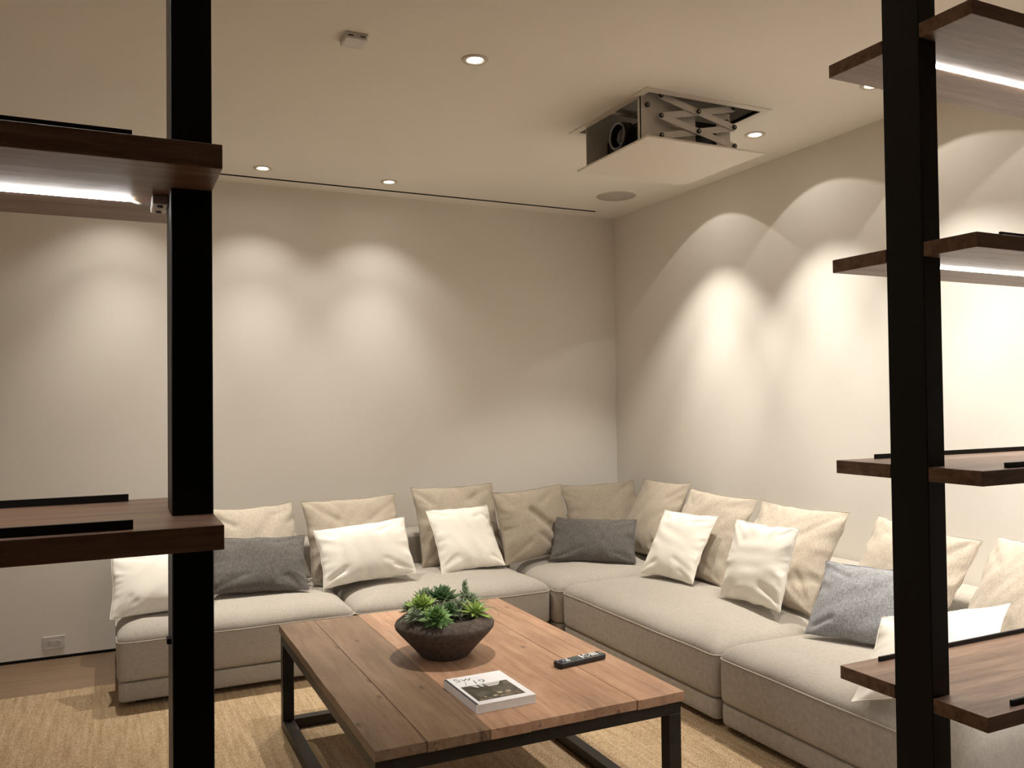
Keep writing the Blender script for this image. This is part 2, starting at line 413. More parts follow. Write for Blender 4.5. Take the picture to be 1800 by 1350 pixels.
struct(box('ceiling_deck', XL - 0.1, XR + 0.1, YF - 0.1, YB + 0.1, ZC + 0.4, ZC + 0.45, 'void'))

# black linear slot in the ceiling
t = thing('slot_diffuser', 'long thin black linear slot in the ceiling along the back wall', 'air vent', (SLOT[1], 5.518, ZC))
bm = bmesh.new()
for (a, b, c_, d, e, f) in ((SLOT[0] - SLOT[1], 0, -0.012, 0.012, 0.05, 0.054), (SLOT[0] - SLOT[1], 0, -0.0153, -0.012, -0.0006, 0.054), (SLOT[0] - SLOT[1], 0, 0.012, 0.0153, -0.0006, 0.054)):
    add_box(bm, a, b, c_, d, e, f)
from_bm('channel', bm, 'void', t)
box('blade', SLOT[0] - SLOT[1], -0.002, -0.0012, 0.0012, 0.012, 0.045, 'black', t)

# ------------------------------------------------------------------ recessed downlights
AIM_Y = {4.345: 0.05, 3.554: -0.10, 2.764: -0.17}
def spot(parent, kind, aim_y=0.0):
    for (pw, ang, bl, ax, ay) in {'right': BEAM_RIGHT, 'back': BEAM_BACK, 'table': BEAM_TABLE}[kind]:
        ld = bpy.data.lights.new('lamp_beam', 'SPOT'); ld.energy = pw; ld.color = WARM
        ld.spot_size = math.radians(ang); ld.spot_blend = bl; ld.shadow_soft_size = 0.012
        lo = bpy.data.objects.new('lamp_beam', ld); C.objects.link(lo); lo.parent = parent; lo.location = (0, 0, -0.012)
        d = Vector((ax, ay + aim_y, -1)).normalized()
        lo.rotation_euler = d.to_track_quat('-Z', 'Y').to_euler()
first = None
for (x, y, kind, label) in DOWN:
    if first is None:
        root = thing('downlight', label, 'ceiling light', (x, y, ZC), 'recessed ceiling downlights')
        bm = bmesh.new(); lathe(bm, [(0.034, 0.0), (0.038, -0.005), (0.056, -0.0035), (0.058, 0.0)], 40, False, False)
        from_bm('trim_ring', bm, 'trim_white', root, True)
        bm = bmesh.new(); lathe(bm, [(0.034, 0.0), (0.031, 0.012)], 40, False, False)
        from_bm('reflector', bm, 'reflector', root, True)
        bm = bmesh.new(); lathe(bm, [(0.033, 0.010), (0.030, 0.004), (0.016, 0.0015), (0.002, 0.001)], 40, True, True)
        from_bm('lens', bm, 'lens', root, True)
        bm = bmesh.new(); lathe(bm, [(0.0295, 0.011), (0.0295, 0.09)], 24, True, True)
        from_bm('housing', bm, 'void', root)
        first = root; kids = list(root.children)
    else:
        root = first.copy(); C.objects.link(root); root.location = (x, y, ZC); root['label'] = label
        for k_ in kids:
            c = k_.copy(); C.objects.link(c); c.parent = root
    spot(root, kind, AIM_Y.get(y, 0.0))

# ------------------------------------------------------------------ ceiling speaker and sensor
t = thing('ceiling_speaker', 'round flush speaker grille in the ceiling near the far corner', 'speaker', (3.238, 5.039, ZC))
bm = bmesh.new(); lathe(bm, [(0.132, 0.0), (0.134, -0.004), (0.140, -0.004), (0.141, 0.0)], 56, False, False); from_bm('rim', bm, 'trim_white', t, True)
bm = bmesh.new(); lathe(bm, [(0.1315, 0.0), (0.1305, -0.0028), (0.06, -0.0034), (0.004, -0.0036)], 56, True, True); from_bm('grille', bm, 'grille', t, True)
t = thing('ceiling_sensor', 'small white box sensor fixed to the ceiling', 'sensor', (0.868, 3.24, ZC))
box('housing', -0.045, 0.042, -0.05, 0.05, -0.024, 0.0, 'plastic_white', t, 0.006, 2)
box('base_plate', -0.047, 0.044, -0.052, 0.052, -0.006, 0.0, 'plastic_white', t, 0.002)
for dx in (-0.026, 0.022):
    box('vent_slot', dx - 0.010, dx + 0.010, -0.0515, -0.049, -0.015, -0.011, 'void', t)

# ------------------------------------------------------------------ projector on scissor lift
t = thing('projector_lift', 'projector scissor lift lowered from a square ceiling opening', 'projector lift', (2.6, 3.55, ZC))
def tl(x0, x1, y0, y1, z0, z1): return (x0 - 2.6, x1 - 2.6, y0 - 3.55, y1 - 3.55, z0 - ZC, z1 - ZC)
fo = (2.236, 2.990, 3.204, 3.940)
bm = bmesh.new()
for (a, b, c_, d) in ((fo[0], PROJ[0], fo[2], fo[3]), (PROJ[1], fo[1], fo[2], fo[3]), (PROJ[0], PROJ[1], fo[2], PROJ[2]), (PROJ[0], PROJ[1], PROJ[3], fo[3])):
    add_box(bm, *tl(a, b, c_, d, ZC - 0.006, ZC + 0.0))
from_bm('opening_frame', bm, 'lift_panel', t)
bm = bmesh.new()
hz = ZC + 0.30
for (a, b, c_, d, e, f) in ((PROJ[0] - .01, PROJ[0], PROJ[2], PROJ[3], ZC, hz), (PROJ[1], PROJ[1] + .01, PROJ[2], PROJ[3], ZC, hz), (PROJ[0], PROJ[1], PROJ[2] - .01, PROJ[2], ZC, hz), (PROJ[0], PROJ[1], PROJ[3], PROJ[3] + .01, ZC, hz), (PROJ[0], PROJ[1], PROJ[2], PROJ[3], hz, hz + .01)):
    add_box(bm, *tl(a, b, c_, d, e, f))
from_bm('housing', bm, 'galv', t)
box('ceiling_panel', *tl(2.237, 2.938, 3.206, 3.858, 2.712, 2.722), 'lift_panel', t, 0.001)
# near side plate with a rectangular window, far side plate plain
bm = bmesh.new()
ny = 3.300
for (a, b, c_, d) in ((2.262, 2.585, 2.722, 2.950), (2.585, 2.715, 2.722, 2.745), (2.585, 2.715, 2.895, 2.925), (2.715, 2.800, 2.722, 2.925)):
    add_box(bm, *tl(a, b, ny, ny + 0.004, c_, d))
add_box(bm, *tl(2.262, 2.266, ny, ny + 0.022, 2.722, 2.950))
from_bm('side_plate', bm, 'galv', t)
box('side_plate', *tl(2.262, 2.900, 3.800, 3.804, 2.722, 2.935), 'galv', t)
box('mount_bar', *tl(2.27, 2.90, 3.52, 3.56, 2.93, 2.95), 'galv', t)
# scissor arms, both sides
Lx, Rx = 2.353, 2.793
levels = [2.940, 2.844, 2.750]
def arm(ya, za, zb):
    bm = bmesh.new(); ln = math.hypot(Rx - Lx, zb - za); hw_ = 0.0155
    pts = []
    for i in range(9):
        a = math.radians(90 + 180 * i / 8); pts.append((-ln / 2 + hw_ * math.cos(a), hw_ * math.sin(a)))
    for i in range(9):
        a = math.radians(-90 + 180 * i / 8); pts.append((ln / 2 + hw_ * math.cos(a), hw_ * math.sin(a)))
    an = math.atan2(zb - za, Rx - Lx); ca, sa = math.cos(an), math.sin(an)
    mid = ((Lx + Rx) / 2 - 2.6, (za + zb) / 2 - ZC)
    rings = []
    for yy in (ya, ya + 0.004):
        rings.append([(mid[0] + px * ca - pz * sa, yy - 3.55, mid[1] + px * sa + pz * ca) for px, pz in pts])
    stack(bm, rings); return from_bm('scissor_arm', bm, 'galv', t)
bolt_me = None
def bolt(x, y, z):
    global bolt_me
    if bolt_me is None:
        o = disc_cyl('bolt', 0.012, 0.010, 'screw', t, (0, 0, 0), '-Y', 16); bolt_me = o.data
        bm = bmesh.new(); lathe(bm, [(0.0045, 0.0101), (0.004, 0.012), (0.0015, 0.0125)], 10); k = from_bm('bolt_core', bm, 'alu', o)
        bolt.core = k.data
    else:
        o = link('bolt', bolt_me, None, t); o.rotation_euler = (math.radians(90), 0, 0)
        link('bolt_core', bolt.core, None, o)
    o.location = (x - 2.6, y - 3.55, z - ZC)
for yy in (3.262, 3.826):
    arm(yy, levels[0], levels[1]); arm(yy + 0.009, levels[1], levels[0])
    arm(yy, levels[1], levels[2]); arm(yy + 0.009, levels[2], levels[1])
for z in levels:
    for x in (Lx, Rx): bolt(x, 3.262, z)
for z in ((levels[0] + levels[1]) / 2, (levels[1] + levels[2]) / 2): bolt((Lx + Rx) / 2, 3.262, z)
bolt(2.300, 3.299, 2.900); bolt(2.775, 3.299, 2.88); bolt(2.325, 3.299, 2.735)
# the projector itself hangs between the plates
t = thing('projector', 'black projector with a grey-ringed lens inside the ceiling lift', 'projector', (2.58, 3.55, 2.724))
bm = bmesh.new()
pts = rrect(0.235, 0.228, 0.07, 6)
stack(bm, [[(x, y, 0.0) for x, y in rrect(0.22, 0.21, 0.06, 6)], [(x, y, 0.02) for x, y in pts], [(x, y, 0.12) for x, y in pts], [(x * 0.95, y * 0.94, 0.15) for x, y in pts]])
from_bm('body', bm, 'projector', t)
def xl(name, prof, mat, loc, k=36, c0=True, c1=True):
    bm = bmesh.new(); lathe(bm, prof, k, c0, c1); o = from_bm(name, bm, mat, t, True); o.location = loc; o.rotation_euler = (0, math.radians(-90), 0); return o
xl('lens_barrel', [(0.074, 0.0), (0.070, 0.055), (0.068, 0.06)], 'projector', (-0.228, 0.0, 0.098), c1=False)
ring = xl('lens_ring', [(0.058, 0.060), (0.062, 0.064), (0.069, 0.064), (0.070, 0.058)], 'lens_ring', (-0.228, 0.0, 0.098), c0=False, c1=False)
xl('lens_glass', [(0.057, 0.03), (0.05, 0.04), (0.025, 0.048), (0.003, 0.05)], 'glass', (-0.228, 0.0, 0.098))
for i in range(5):
    box('vent_slat', -0.2385, -0.2345, 0.085 + i * 0.018, 0.092 + i * 0.018, 0.03, 0.11, 'void', t)

# ------------------------------------------------------------------ outlet on the back wall
t = thing('wall_outlet', 'white duplex power outlet low on the back wall', 'outlet', (-0.318, YB, 0.098))
box('cover_plate', -0.0585, 0.0585, -0.006, 0.0, -0.0375, 0.0375, 'plastic_white', t, 0.002)
for s in (-1, 1):
    f = box('socket', s * 0.022 - 0.017, s * 0.022 + 0.017, -0.0075, -0.005, -0.0145, 0.0145, 'plastic_white', t, 0.002)
    box('slot', s * 0.022 - 0.006, s * 0.022 + 0.002, -0.0079, -0.0074, 0.004, 0.0065, 'void', f)
    box('slot', s * 0.022 - 0.006, s * 0.022 + 0.001, -0.0079, -0.0074, -0.0065, -0.004, 'void', f)
    box('slot', s * 0.022 + 0.008, s * 0.022 + 0.0125, -0.0079, -0.0074, -0.002, 0.0025, 'void', f)

# ------------------------------------------------------------------ rug
bm = bmesh.new()
rx0, rx1, ry0, ry1 = -2.3, 3.0, 1.72, 5.0
n = 220; top = []
pts_far = [(rx0 + (rx1 - rx0) * i / n, ry1 + random.uniform(-0.006, 0.006)) for i in range(n + 1)]
out = [(rx0, ry0), (rx1, ry0)] + list(reversed(pts_far))
stack(bm, [[(x, y, 0.0005) for x, y in out], [(x, y, 0.011) for x, y in out]])
rug = from_bm('rug', bm, 'jute')
tag(rug, 'natural woven jute rug on the wooden floor', 'rug')

# ================================================================== SOFA
def sofa(name, label, x0, x1, y0, y1, backs, seed, arm_=None):
    """backs: list of (x0,x1,y0,y1) backrest blocks"""
    cx, cy_ = (x0 + x1) / 2, (y0 + y1) / 2
    t = thing(name, label, 'sofa', (cx, cy_, 0.011), 'modules of the sectional sofa')
    hw, hd = (x1 - x0) / 2, (y1 - y0) / 2
    Z = 0.011
    for ax in (-1, 1):
        for ay in (-1, 1):
            box('foot', ax * (hw - 0.12) - 0.03, ax * (hw - 0.12) + 0.03, ay * (hd - 0.12) - 0.03, ay * (hd - 0.12) + 0.03, 0.0, 0.032, 'black', t)
    upholstered('base', 0, 0, hw - 0.012, hd - 0.012, 0.028, 0.112, 0.014, 'sofa', t, 0.03, 0.012, 0.012, seed + 3, 0.002, 0.001)
    seat, seam = upholstered('seat_cushion', 0, 0, hw - 0.004, hd - 0.004, 0.126, 0.322, 0.094, 'sofa', t, 0.045, 0.15, 0.022, seed, 0.010)
    bm = bmesh.new(); tube(bm, [(p[0] * 1.002, p[1] * 1.002, p[2]) for p in seam], 0.0032, 6, True)
    from_bm('piping', bm, 'sofa_piping', seat, True)
    for (a, b, c_, d) in backs:
        upholstered('backrest', (a + b) / 2 - cx, (c_ + d) / 2 - cy_, (b - a) / 2, (d - c_) / 2, 0.35, 0.575, 0.055, 'sofa', t, 0.06, 0.075, 0.02, seed + 5, 0.004)
    if arm_:
        (a, b, c_, d) = arm_
        upholstered('armrest', (a + b) / 2 - cx, (c_ + d) / 2 - cy_, (b - a) / 2, (d - c_) / 2, 0.028, 0.425, 0.05, 'sofa', t, 0.06, 0.075, 0.02, seed + 6, 0.004)
    return t
BX, BY = 3.375, 5.385
sofa('sofa_module', 'taupe sofa module at the left end by the power outlet', 0.012, 1.203, 4.548, 5.62, [(0.03, 1.19, BY, 5.61)], 1)
sofa('sofa_module', 'taupe sofa module behind the coffee table, under white pillows', 1.207, 2.425, 4.548, 5.62, [(1.215, 2.40, BY, 5.61)], 11)
sofa('corner_sofa_module', 'taupe corner module of the sofa where the two walls meet', 2.432, 3.61, 4.505, 5.62, [(2.45, 3.60, BY + 0.02, 5.61), (BX + 0.035, 3.60, 4.53, 5.02)], 21)
sofa('sofa_module', 'long taupe sofa module against the right wall, right of the table', 2.45, 3.61, 3.052, 4.495, [(BX, 3.60, 3.07, 4.48)], 31)
sofa('sofa_module', 'taupe sofa module with armrest, nearest, partly behind the right black post', 2.45, 3.61, 2.005, 3.044, [(BX, 3.60, 2.02, 3.03)], 41, (2.455, 3.60, 1.80, 2.0))

# ------------------------------------------------------------------ cushions
def pillow_mesh(w, h, th, seed, pinch=0.055, sag=0.25, wrinkle=1.0, n=38, diag=None):
    me = bpy.data.meshes.new('pillow'); vs_, fs = [], []
    def P(i, j, side):
        u = -1 + 2 * i / n; v = -1 + 2 * j / n
        # denser sampling to the rim
        u = math.copysign(1 - (1 - abs(u)) ** 1.25, u); v = math.copysign(1 - (1 - abs(v)) ** 1.25, v)
        x = u * w / 2 * (1 - pinch * (1 - v * v) * abs(u) ** 1.5)
        z = v * h / 2 * (1 - pinch * (1 - u * u) * abs(v) ** 1.5)
        prof = max(0.0, (1 - abs(u) ** 2.6)) ** 0.62 * max(0.0, (1 - abs(v) ** 2.6)) ** 0.62
        tt = th / 2 * prof * (1 + sag * (-v) * 0.5)
        # creases that radiate from the corners and edges
        rr = min(1, max(abs(u), abs(v)))
        ang = math.atan2(z, x)
        cr_ = mnoise.noise(Vector((ang * 4.5 + seed * 3.1, rr * 1.6, side * 5.0 + seed)))
        ra = seed * 1.7; xr_, zr_ = x * math.cos(ra) - z * math.sin(ra), x * math.sin(ra) + z * math.cos(ra)
        cr2 = mnoise.noise(Vector((xr_ * 5 + seed, zr_ * 17, side * 3.3 + seed * 0.7)))
        edge = (rr ** 5.0) * (prof ** 0.35)
        cr3 = mnoise.noise(Vector((ang * 11 + seed * 1.9, rr * 2.5, side * 2.0 + seed)))
        tt += wrinkle * (0.030 * cr_ * edge + 0.016 * cr3 * edge * rr + 0.009 * cr2 * (prof ** 0.6))
        low = mnoise.noise(Vector((x * 4 + seed * 1.7, z * 4, side + seed)))
        tt += 0.010 * low * prof
        if diag:
            for (ax, az, bx_, bz, dep, wid) in diag:
                # dent line from (ax,az) to (bx,bz) in unit coordinates
                px, pz = u - ax, v - az; dx, dz = bx_ - ax, bz - az; ll = dx * dx + dz * dz
                f = max(0, min(1, (px * dx + pz * dz) / ll)); d2 = (px - f * dx) ** 2 + (pz - f * dz) ** 2
                tt -= dep * math.exp(-d2 / (wid * wid)) * prof ** 0.5 * (1 if side < 0 else 0.3)
        # rim waviness
        x += 0.006 * mnoise.noise(Vector((z * 14 + seed, seed, 1.3))) * abs(u) ** 6
        z += 0.006 * mnoise.noise(Vector((x * 14 + seed, seed, 7.3))) * abs(v) ** 6
        bend = 0.012 * mnoise.noise(Vector((x * 3 + seed * 2, z * 3, 4.4)))
        return (x, bend + side * max(tt, 0.0012), z + h / 2)
    rd = random.Random(int(seed * 100)); diag = list(diag or [])
    for (sx_, sz_) in ((-1, -1), (1, -1), (-1, 1), (1, 1)):
        for _ in range(2 if sz_ < 0 else 1):
            ln_ = rd.uniform(0.35, 0.75)
            diag.append((sx_ * rd.uniform(0.8, 0.95), sz_ * rd.uniform(0.75, 0.95), sx_ * (0.9 - ln_ * rd.uniform(0.5, 1.0)), sz_ * (0.9 - ln_ * rd.uniform(0.3, 0.9)), rd.uniform(0.006, 0.014) * wrinkle, rd.uniform(0.05, 0.09)))
    idx = {}
    for side in (-1, 1):
        for i in range(n + 1):
            for j in range(n + 1):
                rim = i in (0, n) or j in (0, n)
                key = (i, j, 0 if rim else side)
                if key not in idx:
                    p = P(i, j, side)
                    if rim: p = (p[0], p[1] - side * 0.0012 if False else p[1], p[2])
                    idx[key] = len(vs_); vs_.append(p)
    def K(i, j, side): return idx[(i, j, 0 if (i in (0, n) or j in (0, n)) else side)]
    for side in (-1, 1):
        for i in range(n):
            for j in range(n):
                q = (K(i, j, side), K(i + 1, j, side), K(i + 1, j + 1, side), K(i, j + 1, side))
                fs.append(q if side < 0 else tuple(reversed(q)))
    me.from_pydata(vs_, [], fs); me.update()
    for p in me.polygons: p.use_smooth = True
    return me, P, n
def pillow(name, label, cat, params, th, mat, seed, group, grow=(1.03, 1.03), **kw):
    bx, by, bz, a, lam, rho, w_, h_ = params
    w_ *= grow[0]; h_ *= grow[1]
    me, P, n = pillow_mesh(w_, h_, th, seed, **kw)
    o = link(name, me, mat)
    sub = o.modifiers.new('smooth', 'SUBSURF'); sub.levels = 1; sub.render_levels = 1
    nn = Vector((math.cos(a), math.sin(a), 0)); zz = Vector((0, 0, 1)); R = (-nn).cross(zz)
    U = math.cos(lam) * zz - math.sin(lam) * nn
    R2 = math.cos(rho) * R + math.sin(rho) * U; U2 = -math.sin(rho) * R + math.cos(rho) * U
    Y2 = U2.cross(R2)
    o.matrix_world = Matrix(((R2.x, Y2.x, U2.x, bx), (R2.y, Y2.y, U2.y, by), (R2.z, Y2.z, U2.z, bz), (0, 0, 0, 1)))
    tag(o, label, cat, group)
    # stitched seam around the rim
    pts = []
    for i in range(n): pts.append(P(i, 0, -1))
    for j in range(n): pts.append(P(n, j, -1))
    for i in range(n): pts.append(P(n - i, n, -1))
    for j in range(n): pts.append(P(0, n - j, -1))
    bm = bmesh.new(); tube(bm, pts, 0.0018, 5, True)
    from_bm('seam', bm, mat, o, True)
    return o
PIL = {"A": [0.233, 4.7247, 0.419, -1.5653, 0.6989, 0.0, 0.478, 0.3678], "D": [0.7464, 4.895, 0.4361, -1.6264, 0.7236, -0.0424, 0.5241, 0.3585],
 "E": [1.3806, 4.8656, 0.4427, -1.6644, 0.5438, 0.0858, 0.5468, 0.3576], "G": [2.084, 4.9557, 0.4247, -1.4963, 0.5998, 0.0035, 0.4422, 0.4305],
 "B": [0.7968, 5.112, 0.4256, -1.3492, 0.5404, 0.0052, 0.5849, 0.5026], "C": [1.3778, 5.0537, 0.425, -1.518, 0.4669, 0.0158, 0.603, 0.5118],
 "F": [2.0971, 5.1483, 0.422, -1.5742, 0.4375, 0.0, 0.579, 0.5369], "H": [2.6189, 5.0569, 0.4325, -1.3611, 0.2827, 0.0355, 0.6047, 0.4677],
 "I": [3.2475, 5.1677, 0.4308, -1.6961, 0.4717, 0.027, 0.5876, 0.4888], "J": [3.2463, 4.8534, 0.4348, -3.2125, 0.4893, 0.0436, 0.5863, 0.54],
 "K": [2.865, 4.8087, 0.4262, -2.1907, 0.6208, -0.007, 0.5569, 0.309], "L": [2.954, 4.1258, 0.4333, -3.0407, 0.548, 0.0341, 0.4422, 0.4206],
 "M": [3.1125, 4.1205, 0.4278, -3.1147, 0.5335, -0.0127, 0.6023, 0.545], "N": [2.9465, 3.3933, 0.4401, -3.197, 0.3349, 0.0431, 0.4661, 0.4116],
 "O": [3.086, 3.4233, 0.4246, -3.1078, 0.5397, -0.0008, 0.6061, 0.5504], "P": [2.895, 2.637, 0.4345, -2.9007, 0.6296, 0.0431, 0.497, 0.3615],
 "Q": [3.0751, 2.7015, 0.4375, -3.2684, 0.5179, -0.0511, 0.6024, 0.5215], "R": [3.0368, 1.8588, 0.4287, -2.9936, 0.4513, 0.0182, 0.6008, 0.5456],
 "S": [2.457, 2.008, 0.467, -3.3213, 0.8779, 0.4546, 0.479, 0.401]}
GB, GT = 'large beige back cushions on the sofa', 'scatter pillows on the sofa'
BC = [('B', 'beige back cushion behind the charcoal pillow at the left end', 'oat', 0.16, {}),
      ('C', 'beige back cushion behind the wide white lumbar pillow', 'beige', 0.16, {}),
      ('F', 'brownish beige back cushion behind the square white pillow on the left run', 'beige', 0.16, {'diag': [(0.1, 1.0, 0.35, 0.6, 0.02, 0.18)]}),
      ('H', 'slumped beige corner cushion with diagonal creases', 'beige', 0.15, {'diag': [(-0.15, 0.35, 0.75, -0.75, 0.034, 0.085), (-0.05, -0.35, 0.45, -0.9, 0.022, 0.06), (0.35, -0.1, 0.7, -0.5, 0.018, 0.06)]}),
      ('I', 'beige cushion in the very corner of the sofa behind the charcoal lumbar pillow', 'beige', 0.15, {}),
      ('J', 'beige cushion just right of the wall corner, turned to the left', 'beige', 0.15, {}),
      ('M', 'oatmeal back cushion behind the first white pillow along the right wall', 'oat', 0.145, {'diag': [(0.5, 0.7, 1.0, 0.95, 0.015, 0.12)]}),
      ('O', 'oatmeal back cushion behind the second white pillow along the right wall', 'oat', 0.145, {'diag': [(0.3, -0.6, 0.9, -0.4, 0.012, 0.1)]}),
      ('Q', 'oatmeal back cushion partly hidden behind the right black post', 'oat', 0.12, {}),
      ('R', 'oatmeal back cushion at the right edge, beyond the walnut shelf', 'oat', 0.145, {})]
PIL['R'] = [3.0, 2.13, 0.43, math.radians(150 - 360), 0.4513, 0.11, 0.58, 0.5456]
for i, (k_, lab, mat, th, kw) in enumerate(BC):
    pillow('back_cushion', lab, 'cushion', PIL[k_], th, mat, 3.7 * i + 1.3, GB, sag=0.35, pinch=0.06, **kw)
TC_ = [('A', 'white lumbar pillow at the left end, behind the left black post', 'white', 0.13),
       ('D', 'charcoal lumbar pillow just right of the left black post', 'grey', 0.11),
       ('E', 'wide white lumbar pillow between two sofa seats', 'white', 0.13),
       ('G', 'square white pillow on the left run, above the bowl of succulents', 'white', 0.12),
       ('K', 'charcoal lumbar pillow in the corner of the sofa', 'grey', 0.11),
       ('L', 'square white pillow on the right run nearest the corner', 'white', 0.115),
       ('N', 'square white pillow on the right run, second from the corner', 'white', 0.105),
       ('P', 'light grey heathered lumbar pillow left of the right black post', 'lightgrey', 0.10),
       ('S', 'white pillow propped over the near armrest behind the right black post', 'white', 0.12)]
for i, (k_, lab, mat, th) in enumerate(TC_):
    pillow('throw_pillow', lab, 'pillow', PIL[k_], th, mat, 5.3 * i + 40.2, GT, wrinkle=0.8)

# ================================================================== COFFEE TABLE
TX0, TX1, TY0, TY1, TZ = 0.692, 1.806, 2.416, 3.990, 0.475
t = thing('coffee_table', 'rectangular coffee table of reclaimed planks on a dark steel frame', 'table', ((TX0 + TX1) / 2, (TY0 + TY1) / 2, 0.011))
ox, oy, oz = (TX0 + TX1) / 2, (TY0 + TY1) / 2, 0.011
cuts = [TX0, 0.855, 1.064, 1.203, 1.442, 1.610, 1.730, TX1]
for i in range(len(cuts) - 1):
    a, b = cuts[i] + (0.0011 if i in (1, 5) else 0.0002), cuts[i + 1] - (0.0011 if i in (0, 4) else 0.0002)
    e0 = random.uniform(-0.004, 0.003); e1 = random.uniform(-0.003, 0.003); dz = random.uniform(-0.0005, 0.0)
    bm = bmesh.new()
    ns = 18; rows = []
    x_a, x_b = a - ox, b - ox
    rings = []
    for s in range(ns + 1):
        y = TY0 + e0 + (TY1 + e1 - TY0 - e0) * s / ns - oy
        la = 0.0014 * mnoise.noise(Vector((s * 0.9, i * 3.1, 0.5))); lb = 0.0014 * mnoise.noise(Vector((s * 0.9, i * 3.1 + 3.1, 0.5)))
        if i == 0: la *= 1.6
        z1 = TZ + dz - oz; z0 = TZ - 0.032 - oz; c_ = 0.0009
        rings.append([(x_a + la, y, z0), (x_b + lb, y, z0), (x_b + lb, y, z1 - c_), (x_b + lb - c_, y, z1), (x_a + la + c_, y, z1), (x_a + la, y, z1 - c_)])
    stack(bm, rings)
    pk = from_bm('plank', bm, 'table_wood', t)
    tn = [0.55, 0.58, 1.10, 1.04, 0.98, 0.92, 1.0][i]; pk.color = (tn, tn * (0.96 if i > 1 else 1.03), tn * (0.93 if i > 1 else 0.97), 1)
f0x, f1x, f0y, f1y = TX0 + 0.004, TX1 - 0.008, TY0 + 0.012, TY1 - 0.02
TW = 0.05; zt_ = TZ - 0.033
def tb(name, x0, x1, y0, y1, z0, z1): return box(name, x0 - ox, x1 - ox, y0 - oy, y1 - oy, z0 - oz, z1 - oz, 'bronze_steel', t, 0.0012)
for x in (f0x, f1x - TW):
    for y in (f0y, f1y - TW): tb('leg', x, x + TW, y, y + TW, 0.011 + 0.045, zt_ - 0.045)
for x in (f0x, f1x - TW):
    tb('apron_rail', x, x + TW, f0y, f1y, zt_ - 0.045, zt_); tb('floor_rail', x, x + TW, f0y, f1y, 0.011, 0.011 + 0.045)
for y in (f0y, f1y - TW):
    tb('apron_rail', f0x + TW, f1x - TW, y, y + TW, zt_ - 0.045, zt_); tb('floor_rail', f0x + TW, f1x - TW, y, y + TW, 0.011, 0.011 + 0.045)

# ------------------------------------------------------------------ planter bowl with succulents
t = thing('planter_bowl', 'wide dark stoneware bowl planted with green succulents on the coffee table', 'planter', (1.212, 3.205, TZ))
bm = bmesh.new()
prof = [(0.090, 0.0), (0.098, 0.004), (0.140, 0.052), (0.182, 0.096), (0.198, 0.116), (0.201, 0.126), (0.197, 0.136), (0.178, 0.150), (0.158, 0.161), (0.150, 0.163), (0.144, 0.160), (0.146, 0.145), (0.15, 0.130)]
k = 64; rings = []
for j, (r, z) in enumerate(prof):
    ring = []
    for i in range(k):
        a = 2 * math.pi * i / k
        nz = mnoise.noise(Vector((math.cos(a) * 2.5, math.sin(a) * 2.5, z * 20))) * 0.0025
        ring.append(((r + nz) * math.cos(a), (r + nz) * math.sin(a), z + (nz * 0.6 if j > 1 else 0)))
    rings.append(ring)
stack(bm, rings, False, True); from_bm('bowl', bm, 'bowl', t, True)
bm = bmesh.new(); lathe(bm, [(0.149, 0.128), (0.147, 0.146), (0.10, 0.155), (0.01, 0.158)], 40); from_bm('soil', bm, 'soil', t, True)
def leaf(bm, base, az, el, ln, wd, thick=0.35, curl=0.35, blunt=0.55):
    """fleshy leaf: base point, azimuth, elevation, length, width"""
    n = 7; rows = []
    d_h = Vector((math.cos(az), math.sin(az), 0)); side = Vector((-math.sin(az), math.cos(az), 0))
    p = Vector(base); e = el; st = ln / (n - 1)
    for i in range(n):
        f = i / (n - 1)
        wv = wd / 2 * (math.sin(math.pi * min(1, f * 0.82 + 0.16)) ** 0.7) * (1 if f < blunt else max(0.05, 1 - ((f - blunt) / (1 - blunt)) ** 1.7))
        dirv = d_h * math.cos(e) + Vector((0, 0, math.sin(e))); nrm = -d_h * math.sin(e) + Vector((0, 0, math.cos(e)))
        th = wv * thick
        rows.append([bm.verts.new(p - side * wv + nrm * th * 0.7), bm.verts.new(p + nrm * th * 0.25), bm.verts.new(p + side * wv + nrm * th * 0.7), bm.verts.new(p - nrm * th)])
        p = p + dirv * st; e += curl / n
    for a, b in zip(rows[:-1], rows[1:]):
        for q in range(4): bm.faces.new((a[q], a[(q + 1) % 4], b[(q + 1) % 4], b[q]))
    bm.faces.new(list(reversed(rows[0]))); bm.faces.new(rows[-1])
def rosette(name, label, c, rad, nl, mat, el0=0.1, el1=1.35, wratio=0.42, tilt=(0, 0), blunt=0.55, curl=0.5, seed=1):
    rnd = random.Random(seed); bm = bmesh.new()
    for i in range(nl):
        f = i / (nl - 1)
        az = i * 2.39996 + rnd.uniform(-.1, .1)
        ln = rad * (1 - 0.62 * f) * rnd.uniform(0.92, 1.08)
        leaf(bm, (0.006 * math.cos(az), 0.006 * math.sin(az), 0.02 * f), az, el0 + (el1 - el0) * f ** 1.2, ln, ln * wratio * (1 + 0.25 * f), 0.35, curl, blunt)
    o = from_bm(name, bm, mat, t, True); o.location = c; o.rotation_euler = (tilt[0], tilt[1], 0)
    if label: o['label'] = label
    return o
rosette('succulent', 'dark green rosette spilling over the front rim', (-0.078, -0.112, 0.176), 0.078, 44, 'leaf_mid', -0.55, 1.3, 0.46, (0.5, -0.18), seed=3)
rosette('succulent', 'bright lime rosette', (-0.100, -0.005, 0.205), 0.066, 32, 'leaf_bright', 0.0, 1.35, 0.48, (0.25, -0.25), seed=5)
rosette('succulent', None, (-0.138, -0.048, 0.178), 0.050, 26, 'leaf_silver', -0.1, 1.3, 0.42, (0.2, -0.4), seed=6)
rosette('succulent', None, (-0.128, 0.055, 0.182), 0.050, 24, 'leaf_silver', 0.0, 1.3, 0.42, (-0.1, -0.4), seed=7)
